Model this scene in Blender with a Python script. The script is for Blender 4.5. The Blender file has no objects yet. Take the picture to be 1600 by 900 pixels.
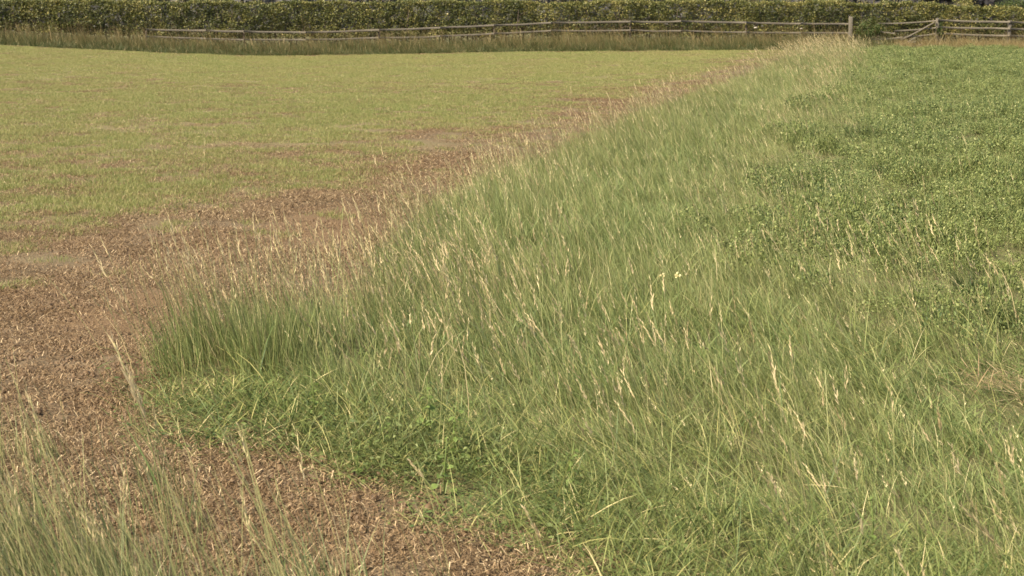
import bpy, math
import numpy as np

# ------------------------------------------------------------------ camera, sky, sun, exposure
SC = bpy.context.scene
COL = SC.collection
CAM_H, F_PX, V_HOR = 1.85, 2198.0, 8.0
PITCH = math.atan((450 - V_HOR) / F_PX)
cam_d = bpy.data.cameras.new('camera')
cam = bpy.data.objects.new('camera', cam_d)
COL.objects.link(cam)
cam.location = (0, 0, CAM_H)
cam.rotation_euler = (math.pi / 2 - PITCH, 0, 0)
cam_d.sensor_width = 36
cam_d.lens = 36 * F_PX / 1600
cam_d.clip_start, cam_d.clip_end = 0.1, 3000
cam_d.dof.use_dof = True
cam_d.dof.focus_distance = 9.0
cam_d.dof.aperture_fstop = 8.0
SC.camera = cam

SUN_EL, SUN_AZ = math.radians(50), math.radians(-128)      # azimuth from +Y towards +X
world = bpy.data.worlds.new('World')
SC.world = world
world.use_nodes = True
wn = world.node_tree.nodes
sky = wn.new('ShaderNodeTexSky')
sky.sky_type = 'NISHITA'
sky.sun_disc = False
sky.sun_elevation = SUN_EL
sky.sun_rotation = SUN_AZ
sky.air_density, sky.dust_density, sky.ozone_density = 1.0, 2.5, 0.8
wn['Background'].inputs['Strength'].default_value = 0.095
world.node_tree.links.new(sky.outputs[0], wn['Background'].inputs['Color'])
sun_d = bpy.data.lights.new('sun', 'SUN')
sun_d.energy = 4.7
sun_d.angle = math.radians(5)
sun_d.color = (1.0, 0.90, 0.715)
sun = bpy.data.objects.new('sun', sun_d)
COL.objects.link(sun)
sun.rotation_euler = (math.pi / 2 - SUN_EL, 0, math.pi - SUN_AZ)
SC.view_settings.view_transform = 'Standard'
SC.view_settings.look = 'None'
SC.view_settings.exposure = 1.38
SC.view_settings.gamma = 1.0
SC.cycles.max_bounces = 6
SC.cycles.diffuse_bounces = 3
SC.cycles.transmission_bounces = 4
SC.cycles.transparent_max_bounces = 4

# ------------------------------------------------------------------ numbers
rng = np.random.default_rng(11)
CP, SP = math.cos(PITCH), math.sin(PITCH)


def G(u, v, z=0.0):
    """ground point seen at photograph pixel (u, v), at height z"""
    num = F_PX * CP - (v - 450) * SP
    den = (v - 450) * CP + F_PX * SP
    Y = (CAM_H - z) * num / den
    return np.array(((u - 800) * Y / num, Y))


def at_depth(u, v, Y):
    """point at depth Y seen at pixel (u, v)"""
    num = F_PX * CP - (v - 450) * SP
    den = (v - 450) * CP + F_PX * SP
    return np.array(((u - 800) * Y / (num * 1.0) , Y, CAM_H - Y * den / num))


def poly(pts):
    return np.array([G(u, v) for u, v in pts])


def hash2(ix, iy, seed):
    h = (ix.astype(np.int64) * 374761393 + iy.astype(np.int64) * 668265263 + seed * 1442695041) & 0xffffffff
    h = ((h ^ (h >> 13)) * 1274126177) & 0xffffffff
    return ((h ^ (h >> 16)) & 0xffff) / 65535.0


def vnoise(x, y, seed=0):
    x = np.asarray(x, float); y = np.asarray(y, float)
    ix, iy = np.floor(x), np.floor(y)
    fx, fy = x - ix, y - iy
    fx, fy = fx * fx * (3 - 2 * fx), fy * fy * (3 - 2 * fy)
    a, b = hash2(ix, iy, seed), hash2(ix + 1, iy, seed)
    c, d = hash2(ix, iy + 1, seed), hash2(ix + 1, iy + 1, seed)
    return (a * (1 - fx) + b * fx) * (1 - fy) + (c * (1 - fx) + d * fx) * fy


def fbm(x, y, seed=0, octaves=4):
    s, a, t = 0, 1.0, 0
    for k in range(octaves):
        s = s + a * vnoise(np.asarray(x) * 2 ** k, np.asarray(y) * 2 ** k, seed + 17 * k)
        t += a; a *= 0.55
    return s / t


def inside(P, poly_):
    x, y = P[:, 0], P[:, 1]
    r = np.zeros(len(P), bool)
    n = len(poly_)
    for i in range(n):
        x0, y0 = poly_[i]; x1, y1 = poly_[(i + 1) % n]
        c = (y0 > y) != (y1 > y)
        xx = x0 + (y - y0) * (x1 - x0) / (y1 - y0 + 1e-12)
        r ^= c & (x < xx)
    return r


def sdf(P, poly_):
    """signed distance, positive inside"""
    d = np.full(len(P), 1e9)
    n = len(poly_)
    for i in range(n):
        a, b = poly_[i], poly_[(i + 1) % n]
        ab = b - a
        t = np.clip(((P - a) @ ab) / (ab @ ab + 1e-12), 0, 1)
        q = P - (a + t[:, None] * ab)
        d = np.minimum(d, np.hypot(q[:, 0], q[:, 1]))
    return np.where(inside(P, poly_), d, -d)


def sstep(a, b, x):
    t = np.clip((x - a) / (b - a), 0, 1)
    return t * t * (3 - 2 * t)


def ell(P, u, v, ru, rv):
    """soft bare patch: 1 in its middle, 0 outside"""
    c = G(u, v); rx = abs(G(u + ru, v)[0] - c[0]); ry = abs(G(u, v - rv)[1] - c[1])
    q = ((P[:, 0] - c[0]) / rx) ** 2 + ((P[:, 1] - c[1]) / ry) ** 2
    return np.clip(1 - q, 0, 1)


# zones, as outlines on the ground
TALL = poly([(255, 600), (262, 572), (330, 552), (450, 520), (545, 492), (588, 462), (600, 420), (618, 385), (652, 345),
             (740, 302), (900, 225), (1050, 165), (1170, 118), (1250, 90), (1295, 78.5), (1345, 78.5), (1345, 95), (1310, 160),
             (1275, 230), (1260, 310), (1330, 380), (1460, 450), (1640, 520), (2300, 640), (2600, 1000), (2600, 1300), (1500, 1300), (1300, 960),
             (1150, 880), (1000, 812), (850, 745), (700, 690), (560, 640), (430, 605)])
TRAMPLED = poly([(222, 632), (245, 602), (430, 590), (700, 630), (1000, 735), (1250, 810), (1600, 895), (2600, 1000), (2600, 1500), (1050, 1500),
                 (985, 950), (880, 893), (800, 850), (700, 805), (600, 768), (540, 752), (480, 732), (420, 713), (330, 703), (270, 688), (240, 655)])
FRONT = poly([(-900, 740), (-200, 760), (0, 800), (120, 850), (260, 895), (400, 930), (540, 1010), (660, 1150), (800, 1700), (-700, 2000)])
SEED = poly([(-900, 420), (0, 398), (100, 388), (250, 345), (400, 322), (540, 296), (640, 236), (760, 203), (840, 180),
             (950, 151), (1060, 119), (1168, 91), (1212, 81)])
FAR_Y = 57.0
SEED = np.vstack([SEED, [(11.0, FAR_Y), (-40, FAR_Y), (-60, 20)]])
CLOVER = poly([(1345, 80), (1295, 140), (1220, 215), (1130, 300), (1160, 400), (1290, 480), (1440, 550), (1640, 640), (2300, 800)])
CLOVER = np.vstack([CLOVER, [(45, 10), (60, 57.5), (14.5, 58.5)]])


def ground_z(x, y):
    """lie of the land: level, with a dip under the left of the hedge, and a rise behind it"""
    x = np.asarray(x, float); y = np.asarray(y, float)
    k = x / np.maximum(y, 10) * 2228 + 800
    pr = np.interp(k, [-300, 0, 100, 250, 400, 600, 800, 1200, 1600, 1900], [.34, .27, .14, -.04, -.17, -.10, 0, .07, .02, 0])
    z = pr * sstep(28, 56, y) * (1 - sstep(70, 100, y))
    z = z + sstep(110, 420, y) * 22
    return z


def micro_z(x, y):
    fine = (1 - sstep(7, 9.5, y)) * (1 - sstep(3.0, 3.9, np.abs(x)))
    near = (1 - sstep(13, 20, y)) * (1 - sstep(5.5, 7.8, np.abs(x)))
    return (fbm(x * 8, y * 8, 5, 4) - .5) * .06 * fine + (fbm(x * 1.1, y * 1.1, 3, 3) - .5) * .07 * near


def Z(x, y):
    return ground_z(x, y) + micro_z(x, y)


# ------------------------------------------------------------------ helpers: objects
def tag(o, label=None, cat=None, group=None, kind=None):
    if label: o['label'] = label
    if cat: o['category'] = cat
    if group: o['group'] = group
    if kind: o['kind'] = kind
    return o


def mesh_np(name, V, faces_list, mats=(), cols=None, smooth=False, midx=None):
    """faces_list: list of int arrays, (n,3) or (n,4)"""
    me = bpy.data.meshes.new(name)
    V = np.asarray(V, np.float32)
    me.vertices.add(len(V)); me.vertices.foreach_set('co', V.ravel())
    loops = np.concatenate([f.ravel() for f in faces_list]).astype(np.int32)
    tot = np.concatenate([np.full(len(f), f.shape[1]) for f in faces_list]).astype(np.int32)
    st = np.concatenate([[0], np.cumsum(tot)[:-1]]).astype(np.int32)
    me.loops.add(len(loops)); me.loops.foreach_set('vertex_index', loops)
    me.polygons.add(len(tot)); me.polygons.foreach_set('loop_start', st)
    if midx is not None: me.polygons.foreach_set('material_index', midx.astype(np.int32))
    me.update(calc_edges=True)
    me.validate()
    if cols is not None:
        a = me.attributes.new('gcol', 'FLOAT_COLOR', 'POINT')
        c = np.ones((len(V), 4), np.float32); c[:, :cols.shape[1]] = cols
        a.data.foreach_set('color', c.ravel())
    for m in mats: me.materials.append(m)
    if smooth: me.polygons.foreach_set('use_smooth', np.ones(len(tot), bool))
    return me


def link(name, me, parent=None):
    o = bpy.data.objects.new(name, me)
    COL.objects.link(o)
    if parent is not None: o.parent = parent
    return o


def empty(name, loc, rz=0.0):
    o = bpy.data.objects.new(name, None)
    o.empty_display_size = .1
    COL.objects.link(o)
    o.location = loc; o.rotation_euler = (0, 0, rz)
    return o


class Geo:
    """collects vertices, faces and the blade attribute (along, random, kind)"""
    def __init__(s): s.V, s.F3, s.F4, s.C, s.n = [], [], [], [], 0
    def add(s, V, C, F3=None, F4=None):
        V = np.asarray(V, float).reshape(-1, 3)
        if F3 is not None and len(F3): s.F3.append(np.asarray(F3) + s.n)
        if F4 is not None and len(F4): s.F4.append(np.asarray(F4) + s.n)
        s.V.append(V); s.C.append(np.asarray(C, float).reshape(-1, 3)); s.n += len(V)
    def mesh(s, name, mats, smooth=False):
        fl = []
        if s.F3: fl.append(np.concatenate(s.F3))
        if s.F4: fl.append(np.concatenate(s.F4))
        return mesh_np(name, np.concatenate(s.V), fl, mats, np.concatenate(s.C), smooth)


def curves(base, h, lean, bend, az, n, wob=0.0):
    """centre lines: N x (n+1) x 3; lean = start tilt, bend = extra tilt to the tip, az = compass of the lean"""
    N = len(h)
    t = np.linspace(0, 1, n + 1)
    ang = lean[:, None] + bend[:, None] * ((t[:-1] + t[1:]) / 2)[None] ** 1.5
    dl = (h / n)[:, None]
    r = np.concatenate([np.zeros((N, 1)), np.cumsum(dl * np.sin(ang), 1)], 1)
    z = np.concatenate([np.zeros((N, 1)), np.cumsum(dl * np.cos(ang), 1)], 1)
    P = np.zeros((N, n + 1, 3))
    P[..., 0] = base[:, 0, None] + r * np.cos(az)[:, None]
    P[..., 1] = base[:, 1, None] + r * np.sin(az)[:, None]
    P[..., 2] = base[:, 2, None] + z
    if wob:
        P[..., :2] += rng.normal(0, wob, (N, n + 1, 2)) * (np.linspace(0, 1, n + 1)[None, :, None]) * h[:, None, None]
    return P, t


def add_blades(g, base, h, w, lean, bend, az, face, n=4, kind=0.0, rnd=None, taper=True, wob=0.0, kink=None):
    N = len(h)
    P, t = curves(base, h, lean, bend, az, n, wob)
    wt = (1 - t ** 2.2) * (0.55 + 0.9 * np.minimum(t * 3, .5)) if taper else np.full(n + 1, 1.0)
    side = np.stack([np.cos(face), np.sin(face), np.zeros(N)], -1)
    off = side[:, None, :] * (w[:, None] * wt[None] / 2)[..., None]
    L, R = P - off, P + off
    V = np.stack([L, R], 2)                       # N, n+1, 2, 3
    rnd = rng.random(N) if rnd is None else rnd
    C = np.zeros((N, n + 1, 2, 3))
    C[..., 0] = t[None, :, None]; C[..., 1] = rnd[:, None, None]; C[..., 2] = kind if np.isscalar(kind) else np.asarray(kind)[:, None, None]
    i = (np.arange(N) * (n + 1) * 2)[:, None] + (np.arange(n) * 2)[None]
    F = np.stack([i, i + 1, i + 3, i + 2], -1).reshape(-1, 4)
    g.add(V, C, F4=F)
    return P


def add_heads(g, tips, dirs, length, rad, nsp=9, rnd=None):
    """seed heads: small leaf-shaped spikelets set up both sides of the stem's end"""
    N = len(tips)
    rnd = rng.random(N) if rnd is None else rnd
    for k in range(nsp):
        f = k / max(1, nsp - 1)
        p = tips - dirs * (length * (1 - f))[:, None]
        a = rng.random(N) * 2 * math.pi
        out = np.stack([np.cos(a), np.sin(a), rng.normal(0, .3, N)], -1)
        d = dirs * .9 + out * .26
        d /= np.linalg.norm(d, axis=1)[:, None]
        l = length * rng.uniform(.22, .32, N) * (1.05 - .35 * f)
        s = np.cross(d, rng.normal(0, 1, (N, 3))); s /= np.linalg.norm(s, axis=1)[:, None] + 1e-9
        w = rad * rng.uniform(.6, 1.1, N) * (1.1 - .5 * f)
        V = np.stack([p, p + d * (l * .45)[:, None] + s * w[:, None], p + d * l[:, None], p + d * (l * .45)[:, None] - s * w[:, None]], 1)
        C = np.zeros((N, 4, 3)); C[..., 0] = 1; C[..., 1] = np.clip(rnd + rng.normal(0, .15, N), 0, 1)[:, None]; C[..., 2] = 1
        g.add(V, C, F4=np.arange(N * 4).reshape(N, 4))


def add_leaves(g, P, size, nrm_up=.6, asp=.55, kind=0.0, rnd=None):
    """diamond leaves folded along the midrib (two triangles each)"""
    N = len(P)
    rnd = rng.random(N) if rnd is None else rnd
    d = rng.normal(0, 1, (N, 3)); d[:, 2] *= (1 - nrm_up); d /= np.linalg.norm(d, axis=1)[:, None]
    up = rng.normal(0, 1, (N, 3)) * (1 - nrm_up) + np.array((0, 0, nrm_up))
    s = np.cross(d, up); s /= np.linalg.norm(s, axis=1)[:, None] + 1e-9
    nn = np.cross(s, d)
    l = size[:, None]
    A = P - d * l * .5; B = P + d * l * .5
    L = P + s * l * asp * .5 + nn * l * .12; R = P - s * l * asp * .5 + nn * l * .12
    V = np.stack([A, R, B, L], 1)
    C = np.zeros((N, 4, 3)); C[..., 0] = np.array((0, .5, 1, .5)); C[..., 1] = rnd[:, None]; C[..., 2] = kind
    i = np.arange(N)[:, None] * 4
    F = np.concatenate([i + np.array((0, 1, 2)), i + np.array((0, 2, 3))])
    g.add(V, C, F3=F)


def add_tube(g, pts, radii, n=6, rnd=.5, kind=0.0):
    pts = np.asarray(pts, float); radii = np.broadcast_to(np.asarray(radii, float), (len(pts),))
    T = np.gradient(pts, axis=0); T /= np.linalg.norm(T, axis=1)[:, None] + 1e-9
    ref = np.array((0, 0, 1.0)) if abs(T[0, 2]) < .8 else np.array((1.0, 0, 0))
    S = np.cross(T, ref); S /= np.linalg.norm(S, axis=1)[:, None] + 1e-9
    U = np.cross(S, T)
    a = np.linspace(0, 2 * math.pi, n, endpoint=False)
    V = pts[:, None] + (np.cos(a)[None, :, None] * S[:, None] + np.sin(a)[None, :, None] * U[:, None]) * radii[:, None, None]
    m = len(pts)
    F = [[i * n + j, i * n + (j + 1) % n, (i + 1) * n + (j + 1) % n, (i + 1) * n + j] for i in range(m - 1) for j in range(n)]
    Vf = np.concatenate([V.reshape(-1, 3), pts[:1], pts[-1:]])
    F3 = [[m * n, (j + 1) % n, j] for j in range(n)] + [[m * n + 1, (m - 1) * n + j, (m - 1) * n + (j + 1) % n] for j in range(n)]
    C = np.zeros((len(Vf), 3)); C[:m * n, 0] = np.repeat(np.linspace(0, 1, m), n); C[-1, 0] = 1; C[:, 1] = rnd; C[:, 2] = kind
    g.add(Vf, C, F3=F3, F4=F)


# ------------------------------------------------------------------ helpers: materials
def new_mat(name):
    m = bpy.data.materials.new(name); m.use_nodes = True
    nt = m.node_tree; nt.nodes.clear()
    out = nt.nodes.new('ShaderNodeOutputMaterial')
    return m, nt, out


def ramp(nt, stops, interp='LINEAR'):
    r = nt.nodes.new('ShaderNodeValToRGB'); r.color_ramp.interpolation = interp
    e = r.color_ramp.elements
    while len(e) < len(stops): e.new(.5)
    for el, (p, c) in zip(e, stops): el.position = p; el.color = (*c, 1)
    return r


def mixc(nt, fac, a, b, mode='MIX'):
    m = nt.nodes.new('ShaderNodeMix'); m.data_type = 'RGBA'; m.blend_type = mode
    for sock, v in ((m.inputs['Factor'], fac), (m.inputs[6], a), (m.inputs[7], b)):
        if hasattr(v, 'is_output'): nt.links.new(v, sock)
        elif isinstance(v, (int, float)): sock.default_value = v
        else: sock.default_value = (*v, 1)
    return m.outputs[2]


def mathn(nt, op, a, b=0.0, c=None):
    m = nt.nodes.new('ShaderNodeMath'); m.operation = op
    for s, v in zip(m.inputs, (a, b, c)):
        if v is None: continue
        if hasattr(v, 'is_output'): nt.links.new(v, s)
        else: s.default_value = v
    return m.outputs[0]


def noise(nt, scale, detail=3, coord=None, dist=0.0):
    n = nt.nodes.new('ShaderNodeTexNoise'); n.inputs['Scale'].default_value = scale
    n.inputs['Detail'].default_value = detail; n.inputs['Distortion'].default_value = dist
    if coord is not None: nt.links.new(coord, n.inputs['Vector'])
    return n.outputs['Fac']


def leaf_mat(name, stops, stem=(.3, .25, .11), head=((.34, .27, .12), (.62, .51, .29)), alt=(.2, .2, .06), alt_amt=.5,
             transl=.3, rough=.55, base=None, spec=.25):
    """leaf and blade material: colour by the blade's own random number, stem and seed-head kinds, drift between clumps"""
    m, nt, out = new_mat(name)
    at = nt.nodes.new('ShaderNodeAttribute'); at.attribute_name = 'gcol'
    sep = nt.nodes.new('ShaderNodeSeparateColor'); nt.links.new(at.outputs['Color'], sep.inputs[0])
    t, r, k = sep.outputs[0], sep.outputs[1], sep.outputs[2]
    iv = nt.nodes.new('ShaderNodeAttribute'); iv.attribute_type = 'INSTANCER'; iv.attribute_name = 'iv'
    rp = ramp(nt, stops); nt.links.new(r, rp.inputs[0])
    c = rp.outputs[0]
    if base is not None:
        f = mathn(nt, 'MULTIPLY', mathn(nt, 'POWER', mathn(nt, 'SUBTRACT', 1, t), 2.0), .6)
        c = mixc(nt, f, c, base)
    c = mixc(nt, mathn(nt, 'MULTIPLY', iv.outputs['Fac'], alt_amt), c, alt)
    c = mixc(nt, mathn(nt, 'GREATER_THAN', k, .25), c, mixc(nt, r, stem, tuple(x * 1.35 for x in stem)))
    c = mixc(nt, mathn(nt, 'GREATER_THAN', k, .75), c, mixc(nt, r, head[0], head[1]))
    p = nt.nodes.new('ShaderNodeBsdfPrincipled'); nt.links.new(c, p.inputs['Base Color'])
    p.inputs['Roughness'].default_value = rough; p.inputs['Specular IOR Level'].default_value = spec
    tr = nt.nodes.new('ShaderNodeBsdfTranslucent'); nt.links.new(c, tr.inputs['Color'])
    mx = nt.nodes.new('ShaderNodeMixShader'); mx.inputs[0].default_value = transl
    nt.links.new(p.outputs[0], mx.inputs[1]); nt.links.new(tr.outputs[0], mx.inputs[2])
    nt.links.new(mx.outputs[0], out.inputs[0])
    return m


def wood_mat(name, dark, light, scale=9):
    m, nt, out = new_mat(name)
    tc = nt.nodes.new('ShaderNodeTexCoord')
    mp = nt.nodes.new('ShaderNodeMapping'); mp.inputs['Scale'].default_value = (1.2, 8, 8); nt.links.new(tc.outputs['Object'], mp.inputs[0])
    n1 = noise(nt, scale, 5, mp.outputs[0], .6)
    n2 = noise(nt, 2.2, 3, tc.outputs['Object'])
    rp = ramp(nt, [(.25, dark), (.7, light)]); nt.links.new(n1, rp.inputs[0])
    c = mixc(nt, mathn(nt, 'MULTIPLY', n2, .5), rp.outputs[0], tuple(x * .6 for x in dark))
    p = nt.nodes.new('ShaderNodeBsdfPrincipled'); nt.links.new(c, p.inputs['Base Color']); p.inputs['Roughness'].default_value = .85
    b = nt.nodes.new('ShaderNodeBump'); b.inputs['Strength'].default_value = .5; b.inputs['Distance'].default_value = .01
    nt.links.new(n1, b.inputs['Height']); nt.links.new(b.outputs[0], p.inputs['Normal'])
    nt.links.new(p.outputs[0], out.inputs[0])
    return m


GREENS = [(0, (.07, .115, .034)), (.35, (.115, .165, .048)), (.62, (.17, .205, .065)), (.82, (.25, .25, .09)), (.93, (.46, .38, .19)), (1, (.68, .57, .35))]
M_TALL = leaf_mat('tall_grass', GREENS, stem=(.24, .235, .10), base=(.13, .16, .045), alt=(.26, .245, .09), alt_amt=.5)
M_FRONT = leaf_mat('front_grass', [(0, (.06, .095, .03)), (.5, (.115, .155, .05)), (.74, (.19, .2, .08)), (.9, (.34, .27, .13)), (1, (.52, .41, .24))],
                   stem=(.21, .20, .085), head=((.36, .27, .13), (.60, .48, .28)), alt=(.3, .26, .11), alt_amt=.4)
M_TRAMP = leaf_mat('low_grass', [(0, (.04, .07, .018)), (.45, (.09, .13, .035)), (.75, (.155, .185, .05)), (.9, (.32, .29, .10)), (1, (.58, .47, .25))], alt=(.20, .20, .065), alt_amt=.5)
M_SEED = leaf_mat('seedlings', [(0, (.10, .145, .034)), (.5, (.19, .21, .058)), (.85, (.30, .275, .10)), (1, (.43, .36, .18))], alt=(.31, .24, .10), alt_amt=.5, transl=.35)
M_CLOVER = leaf_mat('clover', [(0, (.035, .06, .018)), (.4, (.115, .15, .046)), (.85, (.195, .215, .068)), (1, (.36, .34, .15))], alt=(.20, .22, .062), alt_amt=.55, stem=(.16, .18, .06))
M_STRAW = leaf_mat('straw', [(0, (.055, .035, .018)), (.4, (.135, .088, .043)), (.75, (.245, .168, .086)), (.94, (.39, .285, .155)), (1, (.58, .46, .28))], alt=(.13, .074, .032), alt_amt=.6, transl=.1, rough=.6)
M_VERGE = leaf_mat('verge_grass', [(0, (.03, .05, .012)), (.55, (.06, .08, .02)), (.85, (.10, .09, .033)), (1, (.26, .20, .09))], stem=(.16, .12, .05), head=((.16, .115, .055), (.27, .20, .10)), alt=(.30, .22, .10), alt_amt=.9)  # palette kept dark: shade along the hedge foot is put into the colour
M_HEDGE = leaf_mat('hedge_leaf', [(0, (.045, .055, .013)), (.33, (.10, .104, .025)), (.62, (.20, .178, .05)), (.86, (.33, .265, .09)), (1, (.48, .395, .18))], alt_amt=0, transl=.25, rough=.5, spec=.3, stem=(.11, .07, .045))
M_BRAMBLE = leaf_mat('bramble_leaf', [(0, (.03, .048, .012)), (.6, (.065, .09, .022)), (1, (.18, .175, .06))], alt_amt=0, stem=(.12, .08, .05))
M_WEED = leaf_mat('weed_leaf', [(0, (.085, .14, .03)), (1, (.17, .22, .055))], alt_amt=0, transl=.4, stem=(.14, .18, .05))
M_WOOD_FAR = leaf_mat('far_wood_leaf', [(0, (.035, .033, .032)), (.6, (.055, .05, .05)), (1, (.085, .08, .07))], alt_amt=0, transl=.15)  # muted grey leaf colour carries the distance haze; no air is built
M_TWIG = wood_mat('twig', (.05, .033, .022), (.13, .09, .06))
M_RAIL = wood_mat('weathered_rail', (.062, .052, .038), (.14, .116, .084))
M_POST = wood_mat('weathered_post', (.07, .058, .04), (.15, .126, .088))
M_RAIL_PALE = wood_mat('pale_rail', (.08, .067, .047), (.185, .155, .108))


def ground_mat():
    m, nt, out = new_mat('ground')
    tc = nt.nodes.new('ShaderNodeTexCoord')
    P = tc.outputs['Object']
    at = nt.nodes.new('ShaderNodeAttribute'); at.attribute_name = 'gcol'
    sep = nt.nodes.new('ShaderNodeSeparateColor'); nt.links.new(at.outputs['Color'], sep.inputs[0])
    green, grassy, bare = sep.outputs
    n1 = noise(nt, 95, 8, P); n2 = noise(nt, 6, 5, P, .5); n3 = noise(nt, .8, 4, P)
    vor = nt.nodes.new('ShaderNodeTexVoronoi'); vor.inputs['Scale'].default_value = 75; nt.links.new(P, vor.inputs['Vector'])
    soil = ramp(nt, [(.25, (.06, .043, .025)), (.5, (.11, .079, .045)), (.75, (.18, .131, .076))]); nt.links.new(n1, soil.inputs[0])
    c = mixc(nt, mathn(nt, 'MULTIPLY', n2, .55), soil.outputs[0], (.10, .071, .04))
    c = mixc(nt, mathn(nt, 'MULTIPLY', bare, .75), c, mixc(nt, n1, (.07, .042, .02), (.15, .094, .046)))
    gr = ramp(nt, [(.3, (.12, .115, .04)), (.55, (.14, .125, .045)), (.75, (.16, .13, .055))]); nt.links.new(n2, gr.inputs[0])
    c = mixc(nt, mathn(nt, 'MULTIPLY', green, mathn(nt, 'GREATER_THAN', mathn(nt, 'ADD', n1, mathn(nt, 'MULTIPLY', n3, .3)), .52)), c, gr.outputs[0])
    c = mixc(nt, mathn(nt, 'MULTIPLY', grassy, .85), c, mixc(nt, n1, (.05, .055, .02), (.13, .12, .05)))
    p = nt.nodes.new('ShaderNodeBsdfPrincipled'); nt.links.new(c, p.inputs['Base Color']); p.inputs['Roughness'].default_value = .95
    p.inputs['Specular IOR Level'].default_value = .15
    b = nt.nodes.new('ShaderNodeBump'); b.inputs['Strength'].default_value = .8; b.inputs['Distance'].default_value = .012
    nt.links.new(mathn(nt, 'ADD', n1, mathn(nt, 'MULTIPLY', vor.outputs['Distance'], .5)), b.inputs['Height']); nt.links.new(b.outputs[0], p.inputs['Normal'])
    nt.links.new(p.outputs[0], out.inputs[0])
    return m


# ------------------------------------------------------------------ zone cover functions
def seed_cover(P):
    """0..1: how much of the soil the seedlings hide"""
    d = sdf(P, SEED)
    n = fbm(P[:, 0] * .9, P[:, 1] * .9, 21, 4) - .5
    n2 = fbm(P[:, 0] * .22, P[:, 1] * .12, 22, 3) - .5
    return sstep(-.9, 1.0, np.minimum(d, 9) * .75 + n * 3.0 + n2 * .8) * (d > -2.0)


def bare_patch(P):
    return np.clip(ell(P, 195, 490, 180, 46) * 1.3 + ell(P, 525, 350, 130, 36) * 1.3 + ell(P, 255, 590, 40, 45) * .9 + ell(P, 700, 855, 90, 25) * .5, 0, 1)


# ------------------------------------------------------------------ ground
def axis(segs):
    out = [segs[0][0]]
    for a, b, st in segs:
        n = max(1, int(round((b - a) / st))); out += list(np.linspace(a, b, n + 1)[1:])
    return np.array(out)


xs = axis([(-900, -100, 100), (-100, -30, 7), (-30, -8, .8), (-8, -4, .15), (-4, 4, .045), (4, 10, .15), (10, 32, .8), (32, 100, 8), (100, 900, 100)])
ys = axis([(-60, 0, 10), (0, 3, .2), (3, 9, .045), (9, 16, .10), (16, 30, .3), (30, 62, 1), (62, 100, 4), (100, 450, 25), (450, 1500, 150)])
X, Yg = np.meshgrid(xs, ys)
V = np.stack([X.ravel(), Yg.ravel(), Z(X.ravel(), Yg.ravel())], -1)
nx, ny = len(xs), len(ys)
i = (np.arange(ny - 1)[:, None] * nx + np.arange(nx - 1)[None]).ravel()
PG = V[:, :2]
gcol = np.zeros((len(V), 3))
nj = (fbm(PG[:, 0] * 3, PG[:, 1] * 3, 9) - .5)
gcol[:, 0] = seed_cover(PG) * np.interp(PG[:, 1], [8, 30, 57], [.2, .5, .9])
gcol[:, 1] = np.clip(np.maximum.reduce([sstep(-.1, .15, sdf(PG, TALL) + nj * .2), sstep(-.02, .12, sdf(PG, TRAMPLED) + nj * .15), sstep(-.3, .6, sdf(PG, CLOVER)), .6 * sstep(0, .5, sdf(PG, FRONT)), 1.0 * (PG[:, 1] > FAR_Y)]), 0, 1)
gcol[:, 2] = bare_patch(PG)
ground = link('field', mesh_np('field', V, [np.stack([i, i + 1, i + nx + 1, i + nx], -1)], [ground_mat()], gcol, smooth=True))
tag(ground, kind='structure')


# ------------------------------------------------------------------ scattered ground cover (stuff)
def protos(name, meshes):
    c = bpy.data.collections.new(name)             # not linked to the scene: only a source of meshes
    for k, me in enumerate(meshes):
        o = bpy.data.objects.new(f'{name}_{k:02d}', me); c.objects.link(o)
    return c


def scatter_tree(coll):
    ng = bpy.data.node_groups.new('scatter', 'GeometryNodeTree')
    ng.interface.new_socket('Geometry', in_out='INPUT', socket_type='NodeSocketGeometry')
    ng.interface.new_socket('Geometry', in_out='OUTPUT', socket_type='NodeSocketGeometry')
    N, L = ng.nodes.new, ng.links.new
    gi, go = N('NodeGroupInput'), N('NodeGroupOutput')
    ci = N('GeometryNodeCollectionInfo'); ci.inputs['Collection'].default_value = coll
    ci.inputs['Separate Children'].default_value = True; ci.inputs['Reset Children'].default_value = True
    ip = N('GeometryNodeInstanceOnPoints'); ip.inputs['Pick Instance'].default_value = True
    def attr(nm, ty):
        a = N('GeometryNodeInputNamedAttribute'); a.data_type = ty; a.inputs['Name'].default_value = nm; return a.outputs['Attribute']
    L(gi.outputs[0], ip.inputs['Points']); L(ci.outputs[0], ip.inputs['Instance'])
    L(attr('idx', 'INT'), ip.inputs['Instance Index']); L(attr('rot', 'FLOAT_VECTOR'), ip.inputs['Rotation']); L(attr('scl', 'FLOAT_VECTOR'), ip.inputs['Scale'])
    L(ip.outputs[0], go.inputs[0])
    return ng


def scatter(name, coll, P, rot, scl, iv, label, cat, idx=None):
    n = len(P)
    me = bpy.data.meshes.new(name)
    me.vertices.add(n); me.vertices.foreach_set('co', np.asarray(P, np.float32).ravel())
    k = len(coll.objects)
    me.attributes.new('idx', 'INT', 'POINT').data.foreach_set('value', (rng.integers(0, k, n) if idx is None else np.asarray(idx)).astype(np.int32))
    me.attributes.new('rot', 'FLOAT_VECTOR', 'POINT').data.foreach_set('vector', np.asarray(rot, np.float32).ravel())
    me.attributes.new('scl', 'FLOAT_VECTOR', 'POINT').data.foreach_set('vector', np.asarray(scl, np.float32).ravel())
    me.attributes.new('iv', 'FLOAT', 'POINT').data.foreach_set('value', np.asarray(iv, np.float32))
    me.update()
    o = link(name, me)
    md = o.modifiers.new('scatter', 'NODES'); md.node_group = scatter_tree(coll)
    tag(o, label, cat, kind='stuff')
    print(name, n)
    return o


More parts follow.
